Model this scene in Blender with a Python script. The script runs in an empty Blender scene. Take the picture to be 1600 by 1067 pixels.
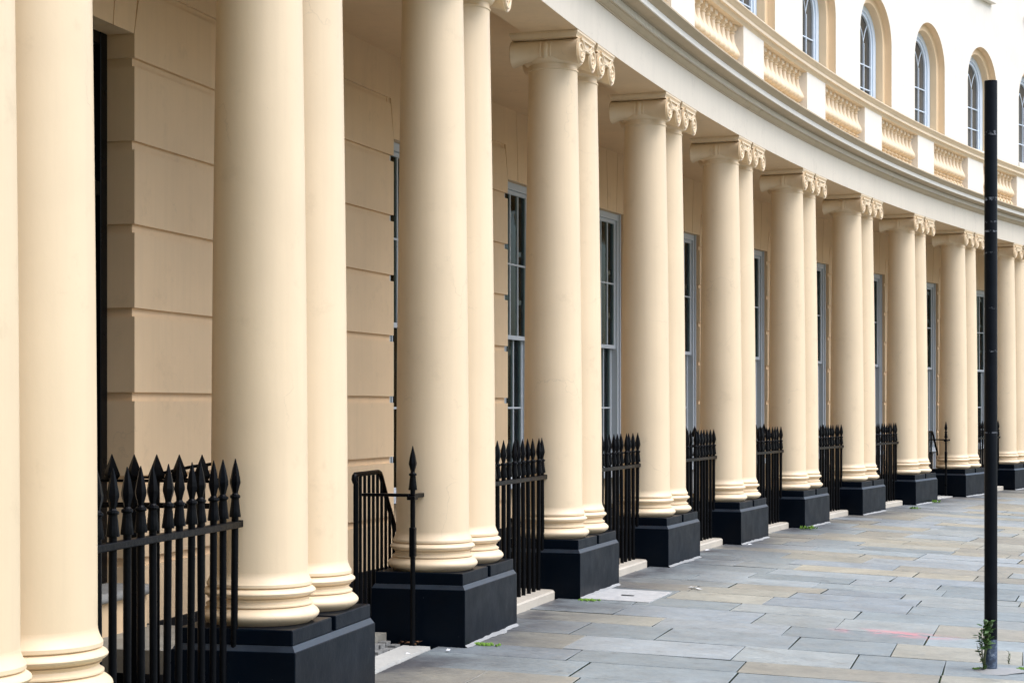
import bpy, bmesh, math, random
from math import sin, cos, pi, radians, hypot
random.seed(7)
# ------------------------------------------------------------------ geometry of the crescent
F, HZ = 2882.81, 635.416                     # focal length and horizon row of the photograph (1600 x 1067)
CX, CY, R = 82.65721, -9.66291, 85.82061     # circle through the front of the plinths, metres
T0, DT = 2.91189, -0.03701
BAY = abs(DT) * R
GR = 0.035                                   # cross fall of the pavement
SHIFT = {-1: -0.095, 0: -.072, 1: -.035, 2: .010, 3: .046, 4: .048, 5: .061, 6: .065, 7: .018, 8: -.054, 9: -.079, 10: -.08}
# centres of the window bays on the house wall, in bays
CEN = {-4: -3.5, -3: -2.5, -2: -1.5, -1: -.5, 0: .5, 1: 1.495, 2: 2.495, 3: 3.512, 4: 4.505, 5: 5.486, 6: 6.472, 7: 7.442, 8: 8.388, 9: 9.335, 10: 10.295, 11: 11.25, 12: 12.2, 13: 13.15, 14: 14.1}
WO = 2.35                                    # the house wall stands this far behind the plinth fronts
def ang(s): return T0 - s / R
def W(s, o, z):                              # arc length, offset away from the street, height -> world
    t = ang(s); r = R + o
    return (CX + r * cos(t), CY + r * sin(t), z)
def rot(s): return ang(s) - pi / 2
C = bpy.context.scene.collection

# ------------------------------------------------------------------ materials
def newmat(name):
    m = bpy.data.materials.new(name); m.use_nodes = True
    nt = m.node_tree; b = nt.nodes['Principled BSDF']
    return m, nt, b
def noise(nt, scale, detail=4, rough=.55, stretch=None, coord=None):
    g = nt.nodes.new('ShaderNodeNewGeometry'); out = g.outputs['Position']
    if stretch:
        mp = nt.nodes.new('ShaderNodeMapping'); mp.inputs['Scale'].default_value = stretch
        nt.links.new(out, mp.inputs['Vector']); out = mp.outputs['Vector']
    n = nt.nodes.new('ShaderNodeTexNoise'); n.inputs['Scale'].default_value = scale
    n.inputs['Detail'].default_value = detail; n.inputs['Roughness'].default_value = rough
    nt.links.new(out, n.inputs['Vector'])
    return n.outputs['Fac']
def ramp(nt, fac, stops):
    r = nt.nodes.new('ShaderNodeValToRGB')
    while len(r.color_ramp.elements) > len(stops): r.color_ramp.elements.remove(r.color_ramp.elements[-1])
    while len(r.color_ramp.elements) < len(stops): r.color_ramp.elements.new(.5)
    for e, (p, c) in zip(r.color_ramp.elements, stops):
        e.position = p; e.color = (c[0], c[1], c[2], 1) if not isinstance(c, (int, float)) else (c, c, c, 1)
    nt.links.new(fac, r.inputs['Fac'])
    return r.outputs['Color']
def mix(nt, fac, a, b, mode='MIX'):
    n = nt.nodes.new('ShaderNodeMix'); n.data_type = 'RGBA'; n.blend_type = mode
    for sock, v in ((n.inputs[0], fac), (n.inputs[6], a), (n.inputs[7], b)):
        if isinstance(v, (int, float)): sock.default_value = v
        elif isinstance(v, tuple): sock.default_value = (v[0], v[1], v[2], 1)
        else: nt.links.new(v, sock)
    return n.outputs[2]
def bump(nt, b, fac, strength, dist=.01, prev=None):
    n = nt.nodes.new('ShaderNodeBump'); n.inputs['Strength'].default_value = strength; n.inputs['Distance'].default_value = dist
    nt.links.new(fac, n.inputs['Height'])
    if prev is not None: nt.links.new(prev, n.inputs['Normal'])
    nt.links.new(n.outputs['Normal'], b.inputs['Normal'])
    return n.outputs['Normal']
def paint(name, col, rough=.5, var=.05, bs=.12, stain=0.0, spec=.5, streak=True, cracks=0):
    m, nt, b = newmat(name)
    n1 = noise(nt, 1.3, 5, .6)
    c = ramp(nt, n1, [(.3, tuple(v * (1 - var) for v in col)), (.7, tuple(min(1, v * (1 + var * .6)) for v in col))])
    if streak:
        n2 = noise(nt, 5, 4, .6, (3, 3, .14))
        c = mix(nt, ramp(nt, n2, [(.45, 0), (.75, .35)]), c, tuple(v * .86 for v in col))
    if stain:
        n3 = noise(nt, 3.5, 8, .72)
        c = mix(nt, ramp(nt, n3, [(.58, 0), (.72, stain)]), c, tuple(v * w for v, w in zip(col, (.5, .47, .42))))
    crack = None
    if cracks:
        g = nt.nodes.new('ShaderNodeNewGeometry'); nz = nt.nodes.new('ShaderNodeTexNoise'); nz.inputs['Scale'].default_value = 5; nz.inputs['Detail'].default_value = 5
        nt.links.new(g.outputs['Position'], nz.inputs['Vector'])
        sc_ = nt.nodes.new('ShaderNodeVectorMath'); sc_.operation = 'SCALE'; sc_.inputs['Scale'].default_value = .35; nt.links.new(nz.outputs['Color'], sc_.inputs[0])
        ad = nt.nodes.new('ShaderNodeVectorMath'); ad.operation = 'ADD'; nt.links.new(g.outputs['Position'], ad.inputs[0]); nt.links.new(sc_.outputs[0], ad.inputs[1])
        vo = nt.nodes.new('ShaderNodeTexVoronoi'); vo.feature = 'DISTANCE_TO_EDGE'; vo.inputs['Scale'].default_value = 1.5; nt.links.new(ad.outputs[0], vo.inputs['Vector'])
        ln = ramp(nt, vo.outputs['Distance'], [(0, 1), (.008, 0)])
        crack = mix(nt, 1.0, ln, ramp(nt, noise(nt, 1.4, 3, .5), [(.54, 0), (.62, 1)]), 'MULTIPLY')
        fc = nt.nodes.new('ShaderNodeMath'); fc.operation = 'MULTIPLY'; fc.inputs[1].default_value = cracks; nt.links.new(crack, fc.inputs[0])
        c = mix(nt, fc.outputs[0], c, tuple(v * .45 for v in col))
        pit = mix(nt, 1.0, ramp(nt, noise(nt, 38, 2, .5), [(.76, 0), (.79, 1)]), ramp(nt, noise(nt, 2.1, 3, .5), [(.56, 0), (.66, 1)]), 'MULTIPLY')
        c = mix(nt, ramp(nt, pit, [(0, 0), (1, cracks)]), c, tuple(v * .55 for v in col))
    nt.links.new(c, b.inputs['Base Color'])
    b.inputs['Roughness'].default_value = rough; b.inputs['Specular IOR Level'].default_value = spec
    if bs:
        p = bump(nt, b, noise(nt, 45, 6, .65), bs, .006)
        p = bump(nt, b, noise(nt, 6, 3, .5, (1, 1, .35)), bs * .9, .012, p)
    return m
CREAM = (.78, .61, .40)
M = {}
M['cream'] = paint('cream_stucco_paint', CREAM, .42, .06, .09, .22, cracks=.24)
M['cream_wall'] = paint('cream_wall_paint', (.80, .585, .355), .55, .06, .13, .22, cracks=.22)  # saturation raised so ceiling and soffit carry some warm shade in the colour
M['cream_up'] = paint('pale_upper_stucco', (.80, .735, .63), .6, .05, .12, .18, cracks=.25)
M['frieze'] = paint('pale_frieze_paint', (.74, .65, .52), .5, .05, .12, .2, cracks=.3)
M['cream_weather'] = paint('weathered_cream_paint', (.72, .60, .43), .55, .07, .25, .55)
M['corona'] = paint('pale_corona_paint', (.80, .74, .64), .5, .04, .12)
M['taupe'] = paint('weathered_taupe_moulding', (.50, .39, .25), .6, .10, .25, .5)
M['surround'] = paint('cream_arch_surround', (.80, .60, .37), .55, .04, .1)
M['mortar'] = paint('pale_mortar', (.30, .30, .29), .85, .2, .6, .6, streak=False)
M['sash_low'] = paint('grey_white_sash_paint', (.52, .56, .59), .45, .04, 0, streak=False)
M['kerb'] = paint('cream_kerb_paint', (.48, .43, .35), .7, .16, .5, .75, streak=False)
M['strip'] = paint('worn_pale_stone', (.46, .45, .41), .75, .15, .5, .7, streak=False)
M['lead'] = paint('lead_roof', (.34, .35, .36), .6, .1, .2, streak=False)
M['sash'] = paint('white_sash_paint', (.66, .74, .82), .4, .02, 0, streak=False)
def simple0(name, c0, c1, scale, rough):
    m, nt, b = newmat(name)
    nt.links.new(ramp(nt, noise(nt, scale, 6, .65), [(.3, c0), (.7, c1)]), b.inputs['Base Color']); b.inputs['Roughness'].default_value = rough
    return m
def black(name, col, rough, bs, chips=True, spec=.085):
    m, nt, b = newmat(name)
    c = ramp(nt, noise(nt, 2.2, 5, .6), [(.3, tuple(v * .75 for v in col)), (.7, tuple(v * 1.25 for v in col))])
    if chips:
        c = mix(nt, ramp(nt, noise(nt, 60, 3, .5), [(.765, 0), (.78, .6)]), c, (.22, .22, .22))
        c = mix(nt, ramp(nt, noise(nt, 7, 6, .7, (1, 1, .3)), [(.64, 0), (.8, .25)]), c, (.008, .016, .026))
    nt.links.new(c, b.inputs['Base Color'])
    r = ramp(nt, noise(nt, 5, 5, .6), [(.3, rough * .85), (.7, rough * 1.2)])
    nt.links.new(r, b.inputs['Roughness']); b.inputs['Specular IOR Level'].default_value = spec
    p = bump(nt, b, noise(nt, 40, 5, .6), bs, .006)
    bump(nt, b, noise(nt, 7, 4, .6), bs, .012, p)
    return m
M['plinth'] = black('black_plinth_paint', (.0012, .0038, .008), .36, .14)
M['ledge'] = simple0('dusty_black_ledge', (.012, .018, .027), (.024, .034, .047), 9, .3)
M['iron'] = black('black_iron_paint', (.0022, .0026, .0036), .30, .3, False, .09)
M['darkdoor'] = black('black_door_paint', (.004, .004, .0045), .3, .05, False)
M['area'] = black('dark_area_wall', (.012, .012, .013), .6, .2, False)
def glass(name, col, rough, ior):
    m, nt, b = newmat(name)
    c = ramp(nt, noise(nt, 1.1, 2, .5, (1, 1, .5)), [(.35, tuple(v * .6 for v in col)), (.65, tuple(v * 1.3 for v in col))])
    nt.links.new(c, b.inputs['Base Color']); b.inputs['Roughness'].default_value = rough; b.inputs['IOR'].default_value = ior
    bump(nt, b, noise(nt, 2.5, 2, .5), .05, .01)
    return m
def clearglass():
    m = bpy.data.materials.new('clear_window_glass'); m.use_nodes = True; nt = m.node_tree; nt.nodes.clear()
    o = nt.nodes.new('ShaderNodeOutputMaterial'); mx = nt.nodes.new('ShaderNodeMixShader'); t = nt.nodes.new('ShaderNodeBsdfTransparent'); g = nt.nodes.new('ShaderNodeBsdfGlossy'); fr = nt.nodes.new('ShaderNodeFresnel')
    t.inputs['Color'].default_value = (.62, .70, .66, 1); g.inputs['Color'].default_value = (.55, .62, .62, 1); g.inputs['Roughness'].default_value = .03; fr.inputs['IOR'].default_value = 1.38
    bp = nt.nodes.new('ShaderNodeBump'); bp.inputs['Strength'].default_value = .06; bp.inputs['Distance'].default_value = .02; nt.links.new(noise(nt, 3, 2, .5), bp.inputs['Height'])
    nt.links.new(bp.outputs[0], g.inputs['Normal']); nt.links.new(fr.outputs[0], mx.inputs[0]); nt.links.new(t.outputs[0], mx.inputs[1]); nt.links.new(g.outputs[0], mx.inputs[2]); nt.links.new(mx.outputs[0], o.inputs[0])
    return m
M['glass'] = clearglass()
M['glass_up'] = glass('upper_window_glass', (.085, .08, .07), .12, 1.25)
def slabmat():
    m, nt, b = newmat('york_stone_slabs')
    a = nt.nodes.new('ShaderNodeAttribute'); a.attribute_name = 'slab'
    c = a.outputs['Color']
    n1 = ramp(nt, noise(nt, 3.2, 7, .65), [(.3, .80), (.7, 1.12)])
    c = mix(nt, 1.0, c, n1, 'MULTIPLY')
    n2 = ramp(nt, noise(nt, 26, 6, .7), [(.3, .84), (.7, 1.12)])
    c = mix(nt, 1.0, c, n2, 'MULTIPLY')
    c = mix(nt, ramp(nt, noise(nt, 5.5, 8, .75), [(.57, 0), (.70, .6)]), c, (.09, .092, .09))
    c = mix(nt, ramp(nt, noise(nt, 85, 2, .5), [(.69, 0), (.73, .8)]), c, (.04, .04, .04))   # gum and grit spots
    # grime that has settled along the foot of the plinths, and the spray mark: both have their own outline in the stone
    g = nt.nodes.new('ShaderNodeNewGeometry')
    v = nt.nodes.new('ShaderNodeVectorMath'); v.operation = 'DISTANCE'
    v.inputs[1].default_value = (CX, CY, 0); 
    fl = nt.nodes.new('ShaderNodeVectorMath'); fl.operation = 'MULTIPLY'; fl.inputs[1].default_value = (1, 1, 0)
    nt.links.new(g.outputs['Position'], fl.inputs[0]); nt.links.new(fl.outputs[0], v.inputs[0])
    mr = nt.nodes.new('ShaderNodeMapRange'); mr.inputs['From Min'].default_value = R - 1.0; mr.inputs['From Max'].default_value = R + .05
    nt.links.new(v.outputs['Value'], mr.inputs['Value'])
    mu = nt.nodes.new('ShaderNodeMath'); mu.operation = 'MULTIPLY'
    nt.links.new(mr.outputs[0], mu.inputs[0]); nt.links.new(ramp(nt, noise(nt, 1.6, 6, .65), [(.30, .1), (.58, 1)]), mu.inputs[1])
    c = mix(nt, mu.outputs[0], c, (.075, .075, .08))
    pk = nt.nodes.new('ShaderNodeMapping'); pk.vector_type = 'TEXTURE'
    pk.inputs['Location'].default_value = (2.86, 13.78, -.1); pk.inputs['Rotation'].default_value = (0, 0, -.35); pk.inputs['Scale'].default_value = (.55, .24, 1)
    nt.links.new(g.outputs['Position'], pk.inputs['Vector'])
    ln = nt.nodes.new('ShaderNodeVectorMath'); ln.operation = 'LENGTH'; fl2 = nt.nodes.new('ShaderNodeVectorMath'); fl2.operation = 'MULTIPLY'; fl2.inputs[1].default_value = (1, 1, 0)
    nt.links.new(pk.outputs[0], fl2.inputs[0]); nt.links.new(fl2.outputs[0], ln.inputs[0])
    mr2 = nt.nodes.new('ShaderNodeMapRange'); mr2.inputs['From Min'].default_value = 1.0; mr2.inputs['From Max'].default_value = .2
    nt.links.new(ln.outputs['Value'], mr2.inputs['Value'])
    mu2 = nt.nodes.new('ShaderNodeMath'); mu2.operation = 'MULTIPLY'
    nt.links.new(mr2.outputs[0], mu2.inputs[0]); nt.links.new(ramp(nt, noise(nt, 4.5, 5, .6), [(.40, 0), (.52, .95)]), mu2.inputs[1])
    c = mix(nt, mu2.outputs[0], c, (.62, .24, .26))
    nt.links.new(c, b.inputs['Base Color'])
    nt.links.new(ramp(nt, noise(nt, 8, 5, .6), [(.3, .32), (.7, .58)]), b.inputs['Roughness'])
    p = bump(nt, b, noise(nt, 70, 6, .7), .25, .006)
    bump(nt, b, noise(nt, 9, 5, .6), .35, .012, p)
    return m
M['slab'] = slabmat()
def jointmat():
    m, nt, b = newmat('mossy_joint_bed')
    c = ramp(nt, noise(nt, 1.7, 6, .65), [(.36, (.010, .011, .007)), (.47, (.030, .050, .010)), (.57, (.08, .15, .018))])
    nt.links.new(c, b.inputs['Base Color']); b.inputs['Roughness'].default_value = .95
    return m
M['joint'] = jointmat()
def simple(name, c0, c1, scale, rough=.8, bs=.3):
    m, nt, b = newmat(name)
    nt.links.new(ramp(nt, noise(nt, scale, 6, .65), [(.3, c0), (.7, c1)]), b.inputs['Base Color'])
    b.inputs['Roughness'].default_value = rough
    if bs: bump(nt, b, noise(nt, scale * 6, 5, .6), bs, .01)
    return m
M['asphalt'] = simple('asphalt', (.04, .04, .042), (.065, .065, .068), 9)
M['lawn'] = simple('park_lawn', (.035, .06, .018), (.06, .095, .03), 1.2)
M['cover'] = simple('pale_concrete_cover', (.34, .34, .33), (.50, .49, .47), 12)
M['slot'] = simple('dark_slot', (.02, .02, .02), (.03, .03, .03), 20)
M['cobble'] = simple('cobble_stone', (.12, .12, .115), (.24, .235, .22), 14)
M['flag'] = simple('entry_flagstone', (.19, .18, .15), (.33, .31, .26), 4)
M['leaf'] = simple('weed_leaf', (.045, .10, .025), (.09, .17, .045), 25, .5, 0)
M['moss'] = simple('bright_moss', (.07, .16, .015), (.16, .28, .03), 22, .9, .4)
M['stem'] = simple('weed_stem', (.06, .08, .03), (.10, .11, .05), 20, .7, 0)
M['curtain'] = simple('grey_curtain', (.16, .17, .15), (.25, .26, .23), 3, .9, 0)
M['paper'] = simple('white_paper', (.66, .66, .66), (.8, .8, .8), 30, .8, 0)
M['step'] = simple('grey_step_stone', (.20, .20, .19), (.33, .33, .31), 7)
def polemat():
    m, nt, b = newmat('black_pole_paint')
    g = nt.nodes.new('ShaderNodeTexCoord'); s = nt.nodes.new('ShaderNodeSeparateXYZ'); nt.links.new(g.outputs['Object'], s.inputs[0])
    c = ramp(nt, noise(nt, 9, 5, .6), [(.3, (.003, .004, .006)), (.7, (.006, .008, .011))])
    # torn tape residue in rings round the shaft
    for z0, hgt, amt in ((3.50, .03, .60), (3.07, .022, .75), (2.92, .012, .6), (2.86, .012, .6), (2.36, .012, .6), (2.08, .012, .6), (2.72, .01, .4), (1.55, .01, .4)):
        d = nt.nodes.new('ShaderNodeMath'); d.operation = 'SUBTRACT'; nt.links.new(s.outputs['Z'], d.inputs[0]); d.inputs[1].default_value = z0
        a = nt.nodes.new('ShaderNodeMath'); a.operation = 'ABSOLUTE'; nt.links.new(d.outputs[0], a.inputs[0])
        l = nt.nodes.new('ShaderNodeMath'); l.operation = 'LESS_THAN'; nt.links.new(a.outputs[0], l.inputs[0]); l.inputs[1].default_value = hgt / 2
        u = nt.nodes.new('ShaderNodeMath'); u.operation = 'MULTIPLY'; nt.links.new(l.outputs[0], u.inputs[0])
        nt.links.new(ramp(nt, noise(nt, 38, 4, .7), [(.50, 0), (.58, amt)]), u.inputs[1])
        c = mix(nt, u.outputs[0], c, (.30, .31, .33))
    c = mix(nt, ramp(nt, noise(nt, 28, 6, .75, (1, 1, .5)), [(.66, 0), (.74, .45)]), c, (.10, .105, .11))
    lo = nt.nodes.new('ShaderNodeMath'); lo.operation = 'LESS_THAN'; nt.links.new(s.outputs['Z'], lo.inputs[0]); lo.inputs[1].default_value = .205
    c = mix(nt, lo.outputs[0], c, ramp(nt, noise(nt, 30, 5, .7), [(.38, (.05, .06, .08)), (.55, (.085, .115, .165)), (.66, (.25, .29, .33))]))
    nt.links.new(c, b.inputs['Base Color']); b.inputs['Roughness'].default_value = .38; b.inputs['Specular IOR Level'].default_value = .10
    bump(nt, b, noise(nt, 35, 5, .6), .2, .006)
    return m
M['pole'] = polemat()

# ------------------------------------------------------------------ mesh building
class MB:
    def __init__(s): s.v = []; s.f = []
    def add(s, vs, fs):
        n = len(s.v); s.v += [tuple(p) for p in vs]; s.f += [tuple(i + n for i in f) for f in fs]
    def box(s, x0, x1, y0, y1, z0, z1, fn=None):
        vs = [(x, y, z) for z in (z0, z1) for y in (y0, y1) for x in (x0, x1)]
        if fn: vs = [fn(*p) for p in vs]
        s.add(vs, [(0, 2, 3, 1), (4, 5, 7, 6), (0, 1, 5, 4), (2, 6, 7, 3), (0, 4, 6, 2), (1, 3, 7, 5)])
    def cbox(s, x0, x1, y0, y1, z0, z1, c=.005):       # box with chamfered edges
        bm = bmesh.new(); bmesh.ops.create_cube(bm, size=1)
        for v in bm.verts: v.co = ((x0 + x1) / 2 + v.co.x * (x1 - x0), (y0 + y1) / 2 + v.co.y * (y1 - y0), (z0 + z1) / 2 + v.co.z * (z1 - z0))
        bmesh.ops.bevel(bm, geom=bm.edges[:], offset=c, segments=1, affect='EDGES')
        bm.verts.index_update()
        s.add([v.co[:] for v in bm.verts], [[v.index for v in f.verts] for f in bm.faces]); bm.free()
    def lathe(s, prof, n=32, axis='z', c=(0, 0, 0), cap=True):
        vs = []; fs = []
        for r, h in prof:
            for k in range(n):
                a = 2 * pi * k / n
                p = (r * cos(a), r * sin(a), h) if axis == 'z' else (r * cos(a), h, r * sin(a))
                vs.append((p[0] + c[0], p[1] + c[1], p[2] + c[2]))
        for j in range(len(prof) - 1):
            for k in range(n):
                fs.append((j * n + k, j * n + (k + 1) % n, (j + 1) * n + (k + 1) % n, (j + 1) * n + k))
        if cap:
            fs.append(tuple(range(n))); fs.append(tuple(range((len(prof) - 1) * n, len(prof) * n)))
        s.add(vs, fs)
    def tube(s, pts, rad, n=8, cap=True):
        from mathutils import Vector
        P = [Vector(p) for p in pts]; m = len(P); vs = []; fs = []; up = None
        for i in range(m):
            d = (P[min(i + 1, m - 1)] - P[max(i - 1, 0)]).normalized()
            if up is None: up = Vector((0, 0, 1)) if abs(d.z) < .9 else Vector((1, 0, 0))
            a = d.cross(up).normalized(); u = a.cross(d).normalized(); up = u
            r = rad[i] if isinstance(rad, (list, tuple)) else rad
            for k in range(n):
                t = 2 * pi * k / n + pi / n; q = P[i] + a * (r * cos(t)) + u * (r * sin(t)); vs.append(q[:])
        for i in range(m - 1):
            for k in range(n): fs.append((i * n + k, i * n + (k + 1) % n, (i + 1) * n + (k + 1) % n, (i + 1) * n + k))
        if cap: fs += [tuple(range(n)), tuple(range((m - 1) * n, m * n))]
        s.add(vs, fs)
    def sweep(s, prof, s0, s1, step=.35, closed=True, caps=True):   # profile [(o, z)] along the crescent
        n = max(1, int(math.ceil((s1 - s0) / step))); m = len(prof); vs = []; fs = []
        for i in range(n + 1):
            for o, z in prof: vs.append(W(s0 + (s1 - s0) * i / n, o, z))
        for i in range(n):
            for k in range(m if closed else m - 1):
                fs.append((i * m + k, i * m + (k + 1) % m, (i + 1) * m + (k + 1) % m, (i + 1) * m + k))
        if caps and closed: fs += [tuple(range(m)), tuple(range(n * m, (n + 1) * m))]
        s.add(vs, fs)
    def poly(s, pts, o0, o1):                                       # polygon [(s, z)] as a block between two offsets
        n = len(pts)
        s.add([W(a, o0, z) for a, z in pts] + [W(a, o1, z) for a, z in pts],
              [tuple(range(n)), tuple(range(n, 2 * n))] + [(k, (k + 1) % n, n + (k + 1) % n, n + k) for k in range(n)])
    def mesh(s, name, mat, sharp=35):
        me = bpy.data.meshes.new(name); me.from_pydata(s.v, [], s.f)
        bm = bmesh.new(); bm.from_mesh(me); bmesh.ops.recalc_face_normals(bm, faces=bm.faces); bm.to_mesh(me); bm.free()
        for p in me.polygons: p.use_smooth = True
        me.set_sharp_from_angle(angle=radians(sharp)); me.materials.append(mat); me.update()
        return me
def link(name, me, parent=None, loc=(0, 0, 0), rz=0):
    o = bpy.data.objects.new(name, me); C.objects.link(o); o.location = loc; o.rotation_euler = (0, 0, rz)
    if parent: o.parent = parent
    return o
def obj(name, mb, mat, parent=None, sharp=35): return link(name, mb.mesh(name, mat, sharp), parent)
def tag(o, label, cat, group=None):
    o['label'] = label; o['category'] = cat
    if group: o['group'] = group
    return o
def thing(name, label, cat, group=None, loc=(0, 0, 0), rz=0): return tag(link(name, None, None, loc, rz), label, cat, group)
def structure(o): o['kind'] = 'structure'; return o
def dup(root, loc, rz, label):
    def cp(o, par):
        c = o.copy(); C.objects.link(c); c.parent = par
        for ch in list(o.children): cp(ch, c)
        return c
    r = cp(root, None); r.location = loc; r.rotation_euler = (0, 0, rz); r['label'] = label
    return r
ORD = ['first', 'second', 'third', 'fourth', 'fifth', 'sixth', 'seventh', 'eighth', 'ninth', 'tenth', 'eleventh', 'twelfth', 'thirteenth']
def od(i): return ORD[i + 1]                                       # pair index -> its place from the left
S = lambda i: i * BAY + SHIFT.get(i, 0)
PAIRS = list(range(-1, 11))

# ------------------------------------------------------------------ columns
HC = .332                                                          # half the distance between the columns of a pair
def make_column():
    root = thing('column', '', 'column', 'paired Ionic columns along the crescent')
    b = MB()
    pr = [(.0, .4872)]
    pr += [(.262 + .048 * sin(pi * k / 10), .487 + .092 * k / 10) for k in range(11)]          # lower torus
    pr += [(.276, .581), (.276, .588), (.262, .596), (.256, .606), (.260, .615), (.268, .621)]  # scotia
    pr += [(.258 + .034 * sin(pi * k / 8), .622 + .055 * k / 8) for k in range(9)]
    pr += [(.270, .679), (.272, .682), (.272, .696), (.268, .702)]
    pr += [(.251 + .017 * (1 - sin(pi / 2 * k / 6)), .702 + .05 * k / 6) for k in range(1, 7)]
    b.lathe(pr, 72)
    obj('base', b, M['cream'], root, 30)
    sh = MB(); pr = []
    z0, z1 = .748, 4.50
    for k in range(25):
        u = k / 24
        pr.append((.2505 - .0425 * (u ** 1.7), z0 + (z1 - z0) * u))
    pr = pr[:-1] + [(.2095, 4.452), (.2160, 4.455), (.2175, 4.461), (.2160, 4.467), (.2085, 4.470), (.2085, 4.53)]
    pr = [p for p in pr if not (p[1] > 4.40 and p[0] < .2085)]
    pr.sort(key=lambda p: p[1])
    sh.lathe(pr, 72)
    obj('shaft', sh, M['cream'], root, 30)
    c = MB()
    c.lathe([(.20, 4.50), (.232, 4.512), (.248, 4.535), (.248, 4.55), (.225, 4.575), (.2, 4.60)], 48)   # echinus
    # abacus with a moulded edge
    for h0, h1, e0, e1 in ((4.697, 4.706, .284, .284), (4.706, 4.734, .284, .297), (4.734, 4.7535, .300, .300)):
        n = len(c.v)
        c.v += [(x * e, y * e, z) for z, e in ((h0, e0), (h1, e1)) for x, y in ((-1, -1), (1, -1), (1, 1), (-1, 1))]
        c.f += [tuple(n + q for q in f) for f in ((0, 1, 2, 3), (4, 5, 6, 7), (0, 1, 5, 4), (1, 2, 6, 5), (2, 3, 7, 6), (3, 0, 4, 7))]
    # canal between the scrolls, front and back
    for sg in (-1, 1):
        y0, y1 = sorted((sg * .19, sg * .296)); c.box(-.185, .185, y0, y1, 4.610, 4.698)
        y0, y1 = sorted((sg * .29, sg * .312)); c.box(-.20, .20, y0, y1, 4.682, 4.700)
        c.tube([(-.13 + .26 * k / 12, sg * .298, 4.665 - .034 * sin(pi * k / 12)) for k in range(13)], .008, 6)
        c.tube([(-.13 + .26 * k / 12, sg * .298, 4.613 + .008 * sin(pi * k / 12)) for k in range(13)], .010, 6)
    # scroll bolsters: trumpet ends, a ringed waist, flat along the top where they meet the abacus
    ce = 4.590
    def bolster(pr, sx):
        nb = 28; vs = []; fs = []
        for r, y in pr:
            for k in range(nb):
                t = 2 * pi * k / nb; zz = sin(t)
                vs.append((sx * .192 + r * cos(t), y, ce + (zz * .108 if zz > 0 else zz * r)))
        for j in range(len(pr) - 1):
            for k in range(nb): fs.append((j * nb + k, j * nb + (k + 1) % nb, (j + 1) * nb + (k + 1) % nb, (j + 1) * nb + k))
        fs += [tuple(range(nb)), tuple(range((len(pr) - 1) * nb, len(pr) * nb))]
        c.add(vs, fs)
    for sx in (-1, 1):
        pr = []
        for k in range(33):
            y = -.292 + .584 * k / 32; u = abs(y) / .292
            pr.append((.064 + .054 * max(0, (u - .2) / .8) ** 2.0, y))
        bolster(pr, sx)
        for y, w_, r in ((-.045, .020, .069), (0, .050, .076), (.045, .020, .069)):
            bolster([(r - .015, y - w_ / 2), (r - .004, y - w_ * .38), (r, y - w_ * .12), (r, y + w_ * .12), (r - .004, y + w_ * .38), (r - .015, y + w_ / 2)], sx)
    cap = obj('capital', c, M['cream'], root, 40)
    v = MB()                                                        # one volute face: spiral fillet, eye, leaf beads
    pts = []; rad = []
    for k in range(73):
        u = k / 72; a = pi / 2 + u * 2.3 * 2 * pi; r = .101 * (1 - u) ** 1.05 + .008
        pts.append((r * cos(a), -.004, r * sin(a))); rad.append(.0125 * (1 - .6 * u))
    v.tube(pts, rad, 6)
    v.lathe([(.016, 0), (.016, -.008), (.009, -.016), (.002, -.018)], 12, 'y')
    for k, (x, z) in enumerate(((.058, -.01), (.050, -.042), (.030, -.066), (.054, .024))):
        v.lathe([(.012, 0), (.011, -.008), (.005, -.013), (.001, -.014)], 8, 'y', (-x, 0, z))
    v.lathe([(.001, .002), (.104, .002), (.111, -.003), (.111, .014), (.001, .014)], 36, 'y', cap=False)
    me = v.mesh('volute', M['cream'], 40)
    me2 = me.copy(); me2.transform(__import__('mathutils').Matrix.Scale(-1, 4, (1, 0, 0))); me2.flip_normals()
    for sx in (-1, 1):
        a = link('volute', me if sx > 0 else me2, cap); a.location = (sx * .192, -.296, ce)
        a = link('volute', me2 if sx > 0 else me, cap); a.location = (sx * .192, .296, ce); a.rotation_euler = (0, 0, pi)
    return root
def make_plinth():
    root = thing('column_plinth', '', 'plinth', 'black plinths under the paired columns')
    m = MB(); h = .664
    m.cbox(-h, h, 0, .664, -.12, .379, .004)
    e = .022; lg = MB()
    lg.v += [(x * (h - .004), .004 if y < 0 else .660, .3785) for x, y in ((-1, -1), (1, -1), (1, 1), (-1, 1))]
    lg.v += [(-h + e, e, .408), (h - e, e, .408), (h - e, .664 - e, .408), (-h + e, .664 - e, .408)]
    lg.f += [(0, 1, 5, 4), (1, 2, 6, 5), (2, 3, 7, 6), (3, 0, 4, 7), (4, 5, 6, 7)]
    obj('ledge', lg, M['ledge'], root, 20)
    obj('lower_block', m, M['plinth'], root, 20)
    for x0, x1 in ((-h + e, -.034), (.034, h - e)):
        u = MB(); u.cbox(x0, x1, e, .664 - e, .4075, .487, .005); obj('upper_block', u, M['plinth'], root, 20)
    f = MB(); n = len(f.v); K = 17
    for k in range(K):
        x = -.66 + 1.32 * k / (K - 1); wd = .015 + .035 * random.random() ** 2 * (1 if k not in (0, K - 1) else .2); hh = .012 + .010 * random.random()
        f.v += [(x, .002, hh), (x, -wd, -.001 - GR * wd), (x, .002, -.03)]
    f.f += [(3 * k + a_, 3 * k + 3 + a_, 3 * k + 3 + (a_ + 1) % 3, 3 * k + (a_ + 1) % 3) for k in range(K - 1) for a_ in range(3)]
    obj('mortar_fillet', f, M['mortar'], root, 50)
    return root
column = make_column(); plinth = make_plinth()
first = True
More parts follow.
